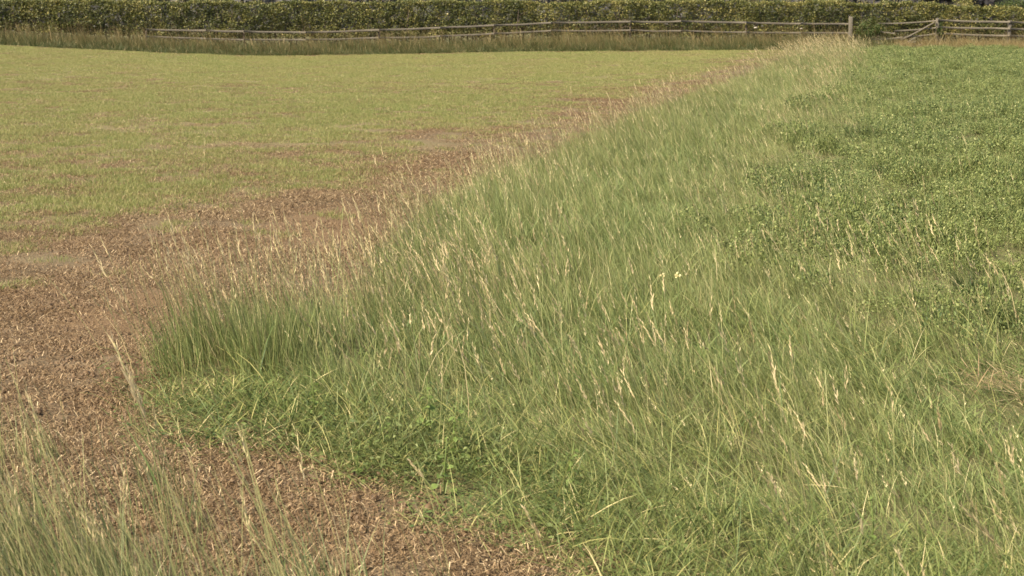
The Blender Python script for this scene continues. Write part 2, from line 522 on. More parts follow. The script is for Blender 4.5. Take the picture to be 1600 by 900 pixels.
def sample(xr, yr, dens):
    n = int((xr[1] - xr[0]) * (yr[1] - yr[0]) * dens)
    return np.stack([rng.uniform(*xr, n), rng.uniform(*yr, n)], -1)


def in_view(P, m=1.5):
    """what the photograph or a step aside from it could see"""
    return (np.abs(P[:, 0]) < P[:, 1] * .372 + m) & (P[:, 1] > 1.2)


def bands(dens):
    """candidate points: list of (y0, y1, density)"""
    out = []
    for y0, y1, d in dens:
        w = y1 * .372 + 1.6
        P = sample((-w, w), (y0, y1), d)
        out.append(P[in_view(P)])
    return np.concatenate(out)


def pts3(P, lift=0.0):
    return np.column_stack([P, Z(P[:, 0], P[:, 1]) + lift])


# clumps --------------------------------------------------------------
WIND = math.pi                                     # blades lean to -x


def grass_clump(nb, h0, h1, w, nst, lean=(.0, .30), bend=(.2, .9), rad=.11, mat=M_TALL, head=.75, spread=.8, rmax=1.0):
    g = Geo()
    a = rng.random(nb) * 2 * math.pi; r = rad * np.sqrt(rng.random(nb))
    base = np.stack([r * np.cos(a), r * np.sin(a), np.full(nb, -.02)], -1)
    h = rng.uniform(h0, h1, nb) * rng.uniform(.6, 1, nb)
    az = WIND + rng.normal(0, spread, nb)
    add_blades(g, base, h, rng.uniform(.7, 1.3, nb) * w, rng.uniform(*lean, nb), rng.uniform(*bend, nb), az, rng.random(nb) * math.pi, 4, rnd=rng.random(nb) * rmax)
    if nst:
        a = rng.random(nst) * 2 * math.pi; r = rad * np.sqrt(rng.random(nst))
        base = np.stack([r * np.cos(a), r * np.sin(a), np.zeros(nst)], -1)
        h = rng.uniform(.95, 1.35, nst) * h1
        az = WIND + rng.normal(0, .5, nst)
        rn = rng.random(nst)
        P = add_blades(g, base, h, np.full(nst, .0024), rng.uniform(.05, .3, nst), rng.uniform(.05, .5, nst), az, rng.random(nst) * math.pi, 4, kind=.5, rnd=rn, taper=False)
        k = rng.random(nst) < head
        d = P[:, -1] - P[:, -2]; d /= np.linalg.norm(d, axis=1)[:, None]
        if k.any(): add_heads(g, P[k, -1], d[k], rng.uniform(.06, .11, k.sum()), .0024, 10, rn[k])
    return g.mesh('grass_clump', [mat])


C_TALL = protos('tall_clump', [grass_clump(44, .16, .40, .0035, 1, spread=1.0, bend=(.3, 1.4), rmax=.98, head=.5) for _ in range(6)] + [grass_clump(52, .12, .37, .0033, 0, spread=1.2, bend=(.4, 1.8), rmax=.9) for _ in range(6)]
                + [grass_clump(26, .14, .34, .006, 0, spread=1.8, bend=(.5, 1.5), rmax=.8) for _ in range(2)])
P = bands([(3.2, 9, 110), (9, 16, 75), (16, 30, 48), (30, 59, 24)])
d = sdf(P, TALL) + (fbm(P[:, 0] * 2.5, P[:, 1] * 2.5, 31) - .5) * np.where((P[:, 1] < 8) & (P[:, 0] > -1.6), .8, .25)
dc = sdf(P, CLOVER)
n1 = fbm(P[:, 0] * .8, P[:, 1] * .8, 32); n2 = fbm(P[:, 0] * 2.2, P[:, 1] * 2.2, 33)
hole = 1.6 * ell(P, 548, 560, 30, 40) + ell(P, 1600, 640, 55, 26)
fz = 1.0 * (fbm(P[:, 0] * .7, P[:, 1] * .7, 34) - .35)
inc = .10 + .9 * sstep(-1.2, 1.2, -dc + fz * 2.0)            # thins out into the clover
keep = (d > -2.5 * (dc > -1.5)) & (rng.random(len(P)) < (.45 + .75 * n2) * inc) & (hole < .4)
P, n1, n2, d = P[keep], n1[keep], n2[keep], d[keep]
u = P[:, 0] / P[:, 1] * 2200 + 800
hgt = np.interp(u, [200, 500, 800, 1050, 1300, 1700], [1.28, 1.18, 1.0, .82, .62, .62]) * (.55 + .9 * n1) * rng.uniform(.75, 1.2, len(P))
hgt *= np.where((u < 580) & (P[:, 1] > 5.8) & (P[:, 1] < 8.6), 1.42, 1.0)
hgt *= np.interp(P[:, 1], [5, 12, 30, 55], [1, 1.0, 1.05, 1.25])
hgt *= 1 - .45 * sstep(-.8, .8, dc[keep])
hgt *= .36 + .64 * np.where(P[:, 1] < 8.5, sstep(-.05, np.interp(u, [420, 620], [.12, 1.3]), d), sstep(-.05, .25, d))
wide = np.interp(P[:, 1], [5, 15, 30, 55], [1, 1.1, 1.35, 2.0])
rot = np.stack([rng.normal(0, .08, len(P)), rng.normal(0, .10, len(P)), rng.normal(0, .5, len(P)) + (fbm(P[:, 0] * .9, P[:, 1] * .9, 37) - .45) * 2.4], -1)
iv = np.clip(n1 * .9 - .15 + .55 * sstep(1.5, .1, d) * (P[:, 1] > 14) + rng.normal(0, .12, len(P)) + .1 * sstep(35, 55, P[:, 1]), 0, 1)
dry = rng.random(len(P)) < np.clip(1.0 * np.exp(-np.maximum(d, 0) / np.interp(P[:, 1], [6, 12, 40], [1.0, 1.0, 1.6])) + .08 + .5 * (n1 - .5) + np.where((P[:, 1] < 6.5) & (u > 600), .25, 0), 0, 1)
idx = np.where(dry, rng.integers(0, 6, len(P)), rng.integers(6, 14, len(P)))
scatter('tall_grass', C_TALL, pts3(P), rot, np.stack([wide, wide, hgt], -1), iv, 'dense tall green grass with tan seed heads filling the field margin', 'grass', idx)

# seed-headed dry stalks mixed into the margin, thickest along its left edge
def stalk_clump(n, h0, h1, mat, blades=5, w=.0030):
    g = Geo()
    base = np.column_stack([rng.normal(0, .09, (n, 2)), np.zeros(n)])
    h = rng.uniform(h0, h1, n); az = WIND + rng.normal(0, .45, n); rn = rng.random(n)
    P = add_blades(g, base, h, np.full(n, w * .75), rng.uniform(.05, .35, n), rng.uniform(.0, .45, n), az, rng.random(n) * 3.1, 5, kind=.5, rnd=rn, taper=False)
    d = P[:, -1] - P[:, -2]; d /= np.linalg.norm(d, axis=1)[:, None]
    add_heads(g, P[:, -1], d, rng.uniform(.07, .13, n), .003, 14, rn)
    nb = blades
    base = np.column_stack([rng.normal(0, .08, (nb, 2)), np.zeros(nb)])
    add_blades(g, base, rng.uniform(.5, .9, nb) * h1, np.full(nb, w * 1.2), rng.uniform(.1, .4, nb), rng.uniform(.1, 1.2, nb), WIND + rng.normal(0, .7, nb), rng.random(nb) * 3.1, 4, rnd=rng.uniform(.3, 1, nb))
    return g.mesh('stalk_clump', [mat])


C_STALK = protos('stalk_clump', [stalk_clump(6, .42, .62, M_FRONT) for _ in range(6)])
P = bands([(3.2, 10, 22), (10, 25, 9), (25, 58, 4)])
d = sdf(P, TALL)
w = np.where(d > 0, 1.3 * np.exp(-d / .6), 0) + .02 * (d > 0) + .25 * ((d < 0) & (d > -.35)) + 1.6 * ((d > 0) & (d < 1.3) & (P[:, 1] > 6) & (P[:, 1] < 9))
w *= .5 + fbm(P[:, 0] * 1.5, P[:, 1] * 1.5, 36)
w = np.where((sdf(P, CLOVER) > -1.5) & (P[:, 1] < 30), w * .12, w)
w = np.maximum(w, .9 * (P[:, 1] > 40) * ((d > -.2) & (sdf(P, CLOVER) < .6)))
uu = P[:, 0] / P[:, 1] * 2200 + 800
w = np.where((P[:, 1] < 7) & (uu > 520), w * .25, w)
keep = rng.random(len(P)) < w
P = P[keep]
wide = np.interp(P[:, 1], [5, 15, 30, 55], [1, 1.1, 1.5, 2.2])
sc = rng.uniform(.75, 1.1, len(P)) * np.interp(P[:, 1], [6, 20, 55], [1, .9, 1.15])
uu = P[:, 0] / P[:, 1] * 2200 + 800
sc *= np.where((uu < 600) & (P[:, 1] > 5.8) & (P[:, 1] < 8.8), 1.22, 1.0)
scatter('seeding_grass', C_STALK, pts3(P), np.column_stack([rng.normal(0, .08, (len(P), 2)), rng.normal(0, .5, len(P))]), np.stack([wide, wide, sc], -1), rng.random(len(P)) * .6,
        'pale seeding grass stalks along the edge of the tall margin', 'grass')

# front-left grass ----------------------------------------------------
C_FRONT = protos('front_clump', [grass_clump(30, .18, .46, .0036, 3, lean=(.05, .4), bend=(.1, 1.0), mat=M_FRONT, rad=.10, head=.42) for _ in range(8)])
P = sample((-3.2, 1.5), (1.7, 5.6), 150)
d = sdf(P, FRONT) + (fbm(P[:, 0] * 3, P[:, 1] * 3, 41) - .5) * .5
keep = rng.random(len(P)) < np.where(d > 0, np.clip(.15 + d * 1.6, 0, .95), .05 * (d > -.5))
P = P[keep]; d = d[keep]
sc = rng.uniform(.8, 1.2, len(P)) * np.where(d < 0, .85, 1)
scatter('foreground_grass', C_FRONT, pts3(P), np.column_stack([rng.normal(0, .1, (len(P), 2)), rng.normal(0, .5, len(P))]), np.stack([sc, sc, sc], -1), np.clip(rng.normal(.4, .3, len(P)), 0, 1),
        'thin wispy green and straw grass rising in the near left corner', 'grass')

# trampled low grass ---------------------------------------------------
def tramp_clump(n=44):
    g = Geo(); nb = 60
    base = np.column_stack([rng.normal(0, .10, (nb, 2)), rng.uniform(0, .03, nb)])
    add_blades(g, base, rng.uniform(.07, .22, nb), rng.uniform(.0025, .0055, nb), rng.uniform(.3, 1.3, nb), rng.uniform(.1, 1.0, nb), rng.random(nb) * 2 * math.pi, rng.random(nb) * 3.1, 3)
    if n: add_leaves(g, np.column_stack([rng.normal(0, .10, (n, 2)), rng.uniform(.02, .09, n)]), rng.uniform(.012, .03, n), .6, .6, rnd=rng.random(n) * .7)
    return g.mesh('low_clump', [M_TRAMP])


C_TRAMP = protos('low_clump', [tramp_clump() for _ in range(4)] + [tramp_clump(0) for _ in range(4)])
P = bands([(2.8, 9, 130)])
d = sdf(P, TRAMPLED) + (fbm(P[:, 0] * 4, P[:, 1] * 4, 51) - .5) * .42
n2 = fbm(P[:, 0] * 2, P[:, 1] * 2, 52)
keep = (d > 0) & (rng.random(len(P)) < .1 + 1.2 * n2)
P = P[keep]; d = d[keep]; n2 = n2[keep]
sc = rng.uniform(.75, 1.2, len(P)); sz = sc * np.clip(.4 + d * 1.3, .4, 1.9) * (.6 + .8 * n2)
scatter('trampled_grass', C_TRAMP, pts3(P), np.column_stack([rng.normal(0, .12, (len(P), 2)), rng.random(len(P)) * 6.28]), np.stack([sc, sc, sz], -1), np.clip(n2 * 1.1 - .2 + rng.normal(0, .15, len(P)), 0, 1),
        'low trampled green grass and weeds beside the straw-strewn track', 'grass',
        np.where(rng.random(len(P)) < np.interp(P[:, 0] / P[:, 1] * 2200 + 800, [250, 650, 950, 1200], [.6, .8, .3, .1]), rng.integers(0, 4, len(P)), rng.integers(4, 8, len(P))))

# longer lying blades over the trampled part and up into the margin
def lying_clump():
    g = Geo(); nb = 22
    base = np.column_stack([rng.normal(0, .14, (nb, 2)), rng.uniform(.01, .05, nb)])
    add_blades(g, base, rng.uniform(.2, .42, nb), rng.uniform(.003, .005, nb), rng.uniform(.5, 1.1, nb), rng.uniform(.3, 1.3, nb), WIND + rng.normal(0, 1.0, nb), rng.random(nb) * 3.1, 4, rnd=rng.uniform(.1, .93, nb))
    return g.mesh('lying_clump', [M_TRAMP])


C_LIE = protos('lying_clump', [lying_clump() for _ in range(6)])
P = bands([(2.8, 8, 26)])
d = np.maximum(sdf(P, TRAMPLED), np.minimum(sdf(P, TALL), .3)) 
keep = (d > .12) & (rng.random(len(P)) < .3 + .7 * fbm(P[:, 0] * 1.5, P[:, 1] * 1.5, 55)) & (P[:, 0] > -1.6)
P = P[keep]
scatter('flattened_grass', C_LIE, pts3(P), np.column_stack([rng.normal(0, .1, (len(P), 2)), rng.normal(0, .6, len(P))]), np.ones((len(P), 3)) * rng.uniform(.7, 1.1, len(P))[:, None], np.clip(rng.normal(.4, .3, len(P)), 0, 1),
        'long yellow-green blades lying flattened over the near grass', 'grass')

# seedlings ------------------------------------------------------------
def seed_patch(nb, r):
    g = Geo()
    c = rng.uniform(-r, r, (14, 2))
    base = np.column_stack([c[rng.integers(0, 14, nb)] + rng.normal(0, r * .18, (nb, 2)), np.full(nb, -.005)])
    add_blades(g, base, rng.uniform(.03, .075, nb), rng.uniform(.003, .0055, nb), rng.uniform(0, .6, nb), rng.uniform(.1, 1.1, nb), rng.random(nb) * 6.28, rng.random(nb) * 3.1, 2)
    return g.mesh('seedling_patch', [M_SEED])


C_SEED = protos('seedling_patch', [seed_patch(150, .17) for _ in range(8)])
P = bands([(7.5, 16, 46), (16, 30, 24), (30, 57.3, 12)])
cv = seed_cover(P)
edge = (sdf(P, TALL) < -.1) & (P[:, 1] < 57.2 )
keep = (rng.random(len(P)) < np.clip(cv * 1.05, 0, 1) * sstep(.28, .56, .62 * fbm(P[:, 0] * 3.0, P[:, 1] * 3.6, 62, 2) + .38 * fbm(P[:, 0] * .7, P[:, 1] * .9, 63, 2) - .04 * (P[:, 1] < 30) + np.interp(P[:, 1], [8, 16, 30, 50], [-.06, .0, .08, .16]) + .10 * (cv - .8)) + .04 * (sdf(P, SEED) > -1.5)) & edge
P = P[keep]; cv = cv[keep]
wide = np.interp(P[:, 1], [8, 20, 57], [.8, 1.1, 1.8]) * rng.uniform(.8, 1.2, len(P)); sz = np.interp(P[:, 1], [8, 20, 57], [.85, .9, .9]) * rng.uniform(.7, 1.2, len(P))
n1 = fbm(P[:, 0] * .35, P[:, 1] * .2, 61)
scatter('seedlings', C_SEED, pts3(P), np.column_stack([np.zeros((len(P), 2)), rng.random(len(P)) * 6.28]), np.stack([wide, wide, sz], -1), np.clip(n1 * .8 - .1 + rng.normal(0, .2, len(P)), 0, 1),
        'sparse yellow-green seedlings covering the wide left field', 'seedlings')

# straw litter ---------------------------------------------------------
def straw_patch(n, r):
    g = Geo()
    base = np.column_stack([rng.uniform(-r, r, (n, 2)), rng.uniform(.001, .022, n) * rng.random(n)])
    L = rng.gamma(2.0, .0062, n) + .007
    add_blades(g, base, L, rng.uniform(.0018, .0046, n), rng.uniform(.7, 1.6, n), rng.uniform(-.3, 1.0, n), rng.random(n) * 6.28, rng.random(n) * 3.1, 2, taper=False)
    return g.mesh('straw_patch', [M_STRAW])


C_STRAW = protos('straw_patch', [straw_patch(520, .2) for _ in range(8)])
P = bands([(2.2, 9, 60), (9, 18, 32), (18, 35, 12), (35, 57, 5)])
dg = np.maximum(sdf(P, TALL), sdf(P, TRAMPLED) - .1)
cov = (1 - .72 * seed_cover(P)) * (dg < .12) * (1 - .82 * sstep(.1, .9, bare_patch(P) + (fbm(P[:, 0] * 3, P[:, 1] * 3, 71) - .5) * .5)) * (sdf(P, CLOVER) < 0)
cov *= .45 + .8 * fbm(P[:, 0] * 1.4, P[:, 1] * 1.4, 72)
keep = rng.random(len(P)) < cov
P = P[keep]
wide = np.interp(P[:, 1], [4, 18, 57], [1, 1.3, 2.4])
n1 = fbm(P[:, 0] * .9, P[:, 1] * .9, 73)
scatter('straw_litter', C_STRAW, pts3(P), np.column_stack([np.zeros((len(P), 2)), rng.random(len(P)) * 6.28]), np.stack([wide, wide, np.ones(len(P))], -1), np.clip(1.5 * n1 - .4 + .3 * sstep(5, 8, P[:, 1]) + rng.normal(0, .1, len(P)), 0, 1),
        'chopped straw litter strewn over the bare brown soil', 'straw')

# soil crumbs ------------------------------------------------------------
def crumb_patch():
    g = Geo()
    for _ in range(110):
        s = rng.gamma(1.6, .0026) + .002
        th = np.linspace(0, 2 * math.pi, 6)[:-1]
        ring = np.stack([np.cos(th), np.sin(th), np.zeros(5)], -1) * s * rng.uniform(.7, 1.2, (5, 1))
        V = np.concatenate([ring * [1, 1, 0], ring * .65 + [0, 0, s * .6], [[0, 0, s * .9]]]) + np.append(rng.uniform(-.2, .2, 2), -.002)
        F4 = [[j, (j + 1) % 5, 5 + (j + 1) % 5, 5 + j] for j in range(5)]; F3 = [[5 + j, 5 + (j + 1) % 5, 10] for j in range(5)]
        C = np.zeros((11, 3)); C[:, 1] = rng.random() * .4
        g.add(V, C, F3, F4)
    return g.mesh('crumb_patch', [M_STRAW])


C_CRUMB = protos('crumb_patch', [crumb_patch() for _ in range(4)])
P = bands([(2.2, 9, 20), (9, 18, 14)])
keep = (np.maximum(sdf(P, TALL), sdf(P, TRAMPLED)) < .05) & (rng.random(len(P)) < (1 - .7 * seed_cover(P)) * (1 - .1 * bare_patch(P))) & (sdf(P, CLOVER) < 0)
P = P[keep]
scatter('soil_crumbs', C_CRUMB, pts3(P), np.column_stack([np.zeros((len(P), 2)), rng.random(len(P)) * 6.28]), np.ones((len(P), 3)), np.full(len(P), .6), 'small brown soil crumbs lying among the straw', 'soil')

# clover -----------------------------------------------------------------
def clover_patch(n, r, blades):
    g = Geo()
    rr = r * np.sqrt(rng.random(n)); a = rng.random(n) * 6.28
    top = .13 * (1 - (rr / r) ** 2 * .75)
    P = np.column_stack([rr * np.cos(a), rr * np.sin(a), top * rng.uniform(.35, 1.05, n) ** .6])
    add_leaves(g, P, rng.uniform(.012, .026, n), .5, .6)
    base = np.column_stack([rng.normal(0, r * .5, (blades, 2)), np.zeros(blades)])
    add_blades(g, base, rng.uniform(.08, .2, blades), np.full(blades, .0035), rng.uniform(.1, .6, blades), rng.uniform(.1, .9, blades), WIND + rng.normal(0, .9, blades), rng.random(blades) * 3.1, 3)
    return g.mesh('clover_patch', [M_CLOVER])


C_CLOVER = protos('clover_patch', [clover_patch(330, .2, 46) for _ in range(8)])
P = bands([(7, 14, 34), (14, 28, 24), (28, 58.6, 12)])
d = sdf(P, CLOVER) + (fbm(P[:, 0] * 1.2, P[:, 1] * 1.2, 81) - .5) * 1.2
n1 = fbm(P[:, 0] * 1.6, P[:, 1] * 1.3, 82); n2 = fbm(P[:, 0] * .35, P[:, 1] * .35, 83)
keep = (rng.random(len(P)) < np.clip(.15 + d * .4, 0, 1) * np.clip(-.35 + 2.3 * n1, .08, 1)) & (P[:, 1] < 58.4) & (d > -.2)
P, n1, n2 = P[keep], n1[keep], n2[keep]
wide = np.interp(P[:, 1], [8, 20, 57], [.8, 1.1, 1.7]) * rng.uniform(.7, 1.3, len(P)); sz = np.clip(-1.1 + 4.4 * n1, .15, 2.6) * rng.uniform(.7, 1.3, len(P))
bright = ell(P, 1560, 430, 140, 50)
scatter('clover', C_CLOVER, pts3(P), np.column_stack([rng.normal(0, .12, (len(P), 2)), rng.random(len(P)) * 6.28]), np.stack([wide, wide, sz], -1), np.clip(n2 * 1.0 - .3 + bright * .5 + rng.normal(0, .18, len(P)), 0, 1),
        'low lumpy bright green clover covering the right field', 'clover')

# shorter grass between margin and clover
C_MID = protos('mid_clump', [grass_clump(30, .12, .27, .004, 1, lean=(.2, .7), bend=(.3, 1.1), rad=.14, spread=.7) for _ in range(6)])
P = bands([(6.5, 14, 45), (14, 30, 26), (30, 58, 8)])
d = sdf(P, CLOVER); n1 = fbm(P[:, 0] * 1.1, P[:, 1] * 1.1, 91)
keep = (d > -2.2) & (rng.random(len(P)) < np.exp(-np.abs(d) / 1.3) * (.2 + 1.1 * n1))
P = P[keep]; n1 = n1[keep]
sc = rng.uniform(.8, 1.3, len(P)) * np.interp(P[:, 1], [8, 20, 57], [1, 1.1, 1.5])
scatter('mid_height_grass', C_MID, pts3(P), np.column_stack([rng.normal(0, .1, (len(P), 2)), rng.normal(0, .5, len(P))]), np.stack([sc, sc, sc], -1), np.clip(n1 + rng.normal(0, .15, len(P)), 0, 1), 'mid-height leaning grass where the margin meets the clover', 'grass')

# flattened dead grass near the right edge
P = sample((2.0, 4.0), (5.9, 7.2), 150)
e = ell(P, 1600, 625, 85, 34)
P = P[(rng.random(len(P)) < e * .6)]
g_dead = []
for _ in range(4):
    g = Geo(); nb = 26
    base = np.column_stack([rng.normal(0, .09, (nb, 2)), rng.uniform(.02, .12, nb)])
    add_blades(g, base, rng.uniform(.06, .2, nb), rng.uniform(.003, .0045, nb), rng.uniform(.9, 1.5, nb), rng.uniform(0, .4, nb), WIND + rng.normal(0, 1.1, nb), rng.random(nb) * 3.1, 3, rnd=rng.uniform(.45, 1, nb))
    g_dead.append(g.mesh('dead_clump', [M_STRAW]))
scatter('dead_grass', protos('dead_clump', g_dead), pts3(P), np.column_stack([np.zeros((len(P), 2)), rng.normal(0, .3, len(P))]), np.ones((len(P), 3)), np.full(len(P), .2), 'patch of flattened dead tan grass at the right edge', 'grass')

# verge grass along the hedge ---------------------------------------------
C_VERGE = protos('verge_clump', [grass_clump(44, .3, .75, .009, 2, lean=(.0, .35), bend=(.1, .6), mat=M_VERGE, rad=.16, spread=1.4) for _ in range(8)])
P = sample((-30, 30), (57.2, 61.0), 26)
k = P[:, 0] / P[:, 1] * 2228 + 800
n1 = fbm(P[:, 0] * .5, P[:, 1] * .8, 95)
gap = (k > 1340) & (k < 1450) & (P[:, 1] < 59.6)
keep = (rng.random(len(P)) < .55 + .5 * n1) & ~(gap & (rng.random(len(P)) < .85)) & ((P[:, 1] > 57.4) | (k < 1400))
P, n1, k = P[keep], n1[keep], k[keep]
edge = sstep(57.2, 59.2, P[:, 1])
sz = (.30 + .75 * edge) * (.75 + .6 * n1) * rng.uniform(.8, 1.2, len(P)) * np.where(k > 1400, .75, 1)
iv = np.clip(edge * .32 + (n1 - .5) * .5 + np.where(k > 1400, .6, 0) + rng.normal(0, .12, len(P)) - .12, 0, 1)
w = rng.uniform(.9, 1.3, len(P))
scatter('verge_grass', C_VERGE, pts3(P), np.column_stack([rng.normal(0, .08, (len(P), 2)), rng.normal(0, .8, len(P))]), np.stack([w, w, sz], -1), iv, 'rank brown and green grass along the foot of the hedge', 'grass')


# dry wisps standing in front of the rails
C_WISP = protos('wisp_clump', [stalk_clump(5, .55, .95, M_VERGE, blades=4, w=.012) for _ in range(6)])
P = sample((-26, 26), (58.6, 60.0), 5)
k = P[:, 0] / P[:, 1] * 2228 + 800
keep = (rng.random(len(P)) < fbm(P[:, 0] * .6, P[:, 1], 97) * 1.1) & ((k < 1335) | (k > 1440))
P = P[keep]
w = rng.uniform(1.0, 2.0, len(P))
scatter('dry_wisps', C_WISP, pts3(P), np.column_stack([rng.normal(0, .1, (len(P), 2)), rng.normal(0, .8, len(P))]), np.stack([w, w, rng.uniform(.7, 1.15, len(P))], -1), rng.uniform(.2, .8, len(P)), 'dry tan grass stems standing in front of the fence rails', 'grass')


# ------------------------------------------------------------------ hedge
HEDGE_Y = 60.4
TOPV = ([-300, 0, 120, 200, 300, 400, 520, 600, 700, 800, 860, 1000, 1120, 1240, 1300, 1345, 1400, 1460, 1500, 1560, 1600, 1800],
        [1, 1, 1.5, 3, 5, 6.5, 5, 4, 3, 3, 6, 2, 3, 5, 3.5, 6.5, 7.5, 6.5, 10, 13, 15, 17])


def hedge_top(x, y):
    return CAM_H + (V_HOR - np.interp(x / y * 2228 + 800, *TOPV)) * y / 2228


def build_hedge():
    root = empty('hedge', (0, HEDGE_Y + .6, 0))
    tag(root, 'long clipped leafy hedge running across the far side behind the rails', 'hedge')
    x0, x1 = -27.5, 27.5
    # leaves: front face, top, back, and inside
    n = 230000
    x = rng.uniform(x0, x1, n)
    which = rng.choice(4, n, p=[.40, .20, .06, .34])
    top = hedge_top(x, HEDGE_Y) + (fbm(x * 2.2, x * 0 + 3, 101) - .5) * .26
    bot = .55 + (fbm(x * .9, x * 0, 102) - .5) * .4 + ground_z(x, HEDGE_Y) * .6
    q = rng.random(n)
    z = bot + (top - bot) * q ** 1.05
    bulge = (fbm(x * 1.1, z * 1.4, 103) - .5) * .55
    y = HEDGE_Y + .12 + bulge + .25 * np.clip(q - .75, 0, 1) * 1.6 + np.abs(rng.normal(0, .07, n)) 
    m = which == 1
    y[m] = rng.uniform(HEDGE_Y + .25, HEDGE_Y + 1.3, m.sum()); z[m] = top[m] + rng.normal(0, .035, m.sum())
    m = which == 2
    y[m] = HEDGE_Y + 1.4 - bulge[m]
    m = which == 3
    y[m] = rng.uniform(HEDGE_Y + .3, HEDGE_Y + 1.2, m.sum())
    clump = fbm(x * 3.2, z * 4.0, 105, 3)
    keep = rng.random(n) < sstep(.27, .5, clump) + .1
    keep |= which != 0
    P = np.column_stack([x, y, z])[keep]
    base = np.array((0, HEDGE_Y + .6, 0))
    rn = np.clip(fbm(P[:, 0] * 1.6, P[:, 2] * 2.0 + P[:, 1], 106, 3) * .8 - .12 + rng.normal(0, .2, len(P)), 0, 1)
    g = Geo()
    add_leaves(g, P - base, rng.uniform(.045, .10, len(P)), .35, .62, rnd=rn)
    # dead leaves and bare twigs low inside the hedge
    nd = 26000
    Pd = np.column_stack([rng.uniform(x0, x1, nd), rng.uniform(HEDGE_Y + .25, HEDGE_Y + 1.3, nd), rng.uniform(0, .95, nd)])
    Pd[:, 2] += ground_z(Pd[:, 0], Pd[:, 1])
    add_leaves(g, Pd - base, rng.uniform(.06, .13, nd), .2, .5, kind=.5, rnd=rng.random(nd))
    # upright shoots on the top
    ns = 900
    xs_ = rng.uniform(x0, x1, ns); ys_ = rng.uniform(HEDGE_Y + .1, HEDGE_Y + 1.2, ns)
    zt = hedge_top(xs_, HEDGE_Y)
    m_ = 5
    Ps = np.repeat(np.column_stack([xs_, ys_, zt]), m_, 0); Ps[:, 2] += np.tile(np.linspace(.02, .16, m_), ns) * np.repeat(rng.uniform(.3, 1.2, ns), m_); Ps[:, :2] += rng.normal(0, .02, (len(Ps), 2))
    add_leaves(g, Ps - base, rng.uniform(.035, .06, len(Ps)), .3, .6, rnd=rng.uniform(.4, 1, len(Ps)))
    fo = link('foliage', g.mesh('hedge_foliage', [M_HEDGE]), root); fo['kind'] = 'stuff'
    # stems and twigs
    g = Geo()
    for xx in np.arange(x0, x1, .22):
        xx = xx + rng.normal(0, .06); yy = HEDGE_Y + .65 + rng.normal(0, .2); zz = ground_z(xx, yy)
        hh = hedge_top(xx, HEDGE_Y) - .25
        p0 = np.array((xx, yy, zz - .05)); lean = rng.normal(0, .12, 2)
        pts = [p0 + np.array((lean[0] * t, lean[1] * t, (hh - zz) * t)) + np.append(rng.normal(0, .03, 2), 0) for t in (0, .3, .6, 1)]
        add_tube(g, np.array(pts) - base, [.028, .022, .016, .006], 5)
        for _ in range(5):
            s = np.array(pts[0]) + (np.array(pts[-1]) - pts[0]) * rng.uniform(.1, .8)
            e = s + np.array((rng.normal(0, .3), rng.choice((-1, -1, 1)) * rng.uniform(.25, .6), rng.uniform(-.05, .4)))
            add_tube(g, np.array([s, (s + e) / 2 + rng.normal(0, .03, 3), e]) - base, [.010, .008, .004], 4)
    st = link('stem', g.mesh('hedge_stem', [M_TWIG]), root); st['kind'] = 'stuff'


build_hedge()


def leafy_bush(name, label, cat, c, rad, n, mat, size, top_only=False, trunk=True, squash=1.0):
    """bush or tree crown: leaf clumps through an uneven volume, on stems"""
    c = np.array(c, float)
    root = empty(name, (c[0], c[1], ground_z(c[0], c[1])))
    tag(root, label, cat)
    g = Geo(); rad = np.array(rad, float)
    nc = max(10, n // 90)
    cc = rng.normal(0, 1, (nc, 3)); cc /= np.linalg.norm(cc, axis=1)[:, None]; cc *= (rng.random(nc) ** .4 * .85)[:, None] * rad
    P = cc[rng.integers(0, nc, n)] + rng.normal(0, 1, (n, 3)) * rad * .17
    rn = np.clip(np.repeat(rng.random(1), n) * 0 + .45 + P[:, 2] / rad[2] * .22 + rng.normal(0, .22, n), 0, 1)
    off = c - np.array(root.location)
    P = P + off
    P = P[P[:, 2] > .02]
    add_leaves(g, P, rng.uniform(.7, 1.3, len(P)) * size, .3, .62, rnd=rn[:len(P)])
    cr = link('crown', g.mesh(name + '_crown', [mat]), root); cr['kind'] = 'stuff'
    g = Geo()
    for q in cc[:min(nc, 14)]:
        q = q + off
        p0 = np.array((rng.normal(0, .04 + .02 * rad[0]), rng.normal(0, .04), -.05))
        mid = (p0 + q) / 2 + rng.normal(0, .05, 3) * rad
        add_tube(g, [p0, mid, q], [.02 * rad[2] + .008, .012 * rad[2] + .005, .004], 5)
    link('trunk' if trunk else 'stem', g.mesh(name + '_wood', [M_TWIG]), root)
    return root


FENCE_Y = 60.12
p = at_depth(1360, 48, FENCE_Y - .1)
leafy_bush('bramble_bush', 'dark green bramble bush right of the lone grey post', 'bush', (p[0], p[1], p[2]), (.62, .35, .45), 2200, M_BRAMBLE, .055, trunk=False)
p = at_depth(1468, 44, FENCE_Y + .05)
leafy_bush('ivy', 'dark ivy clump grown around the fence corner post', 'ivy', (p[0], p[1], p[2] - .15), (.28, .22, .50), 1100, M_BRAMBLE, .05, trunk=False)
p = at_depth(1350, 66, FENCE_Y)


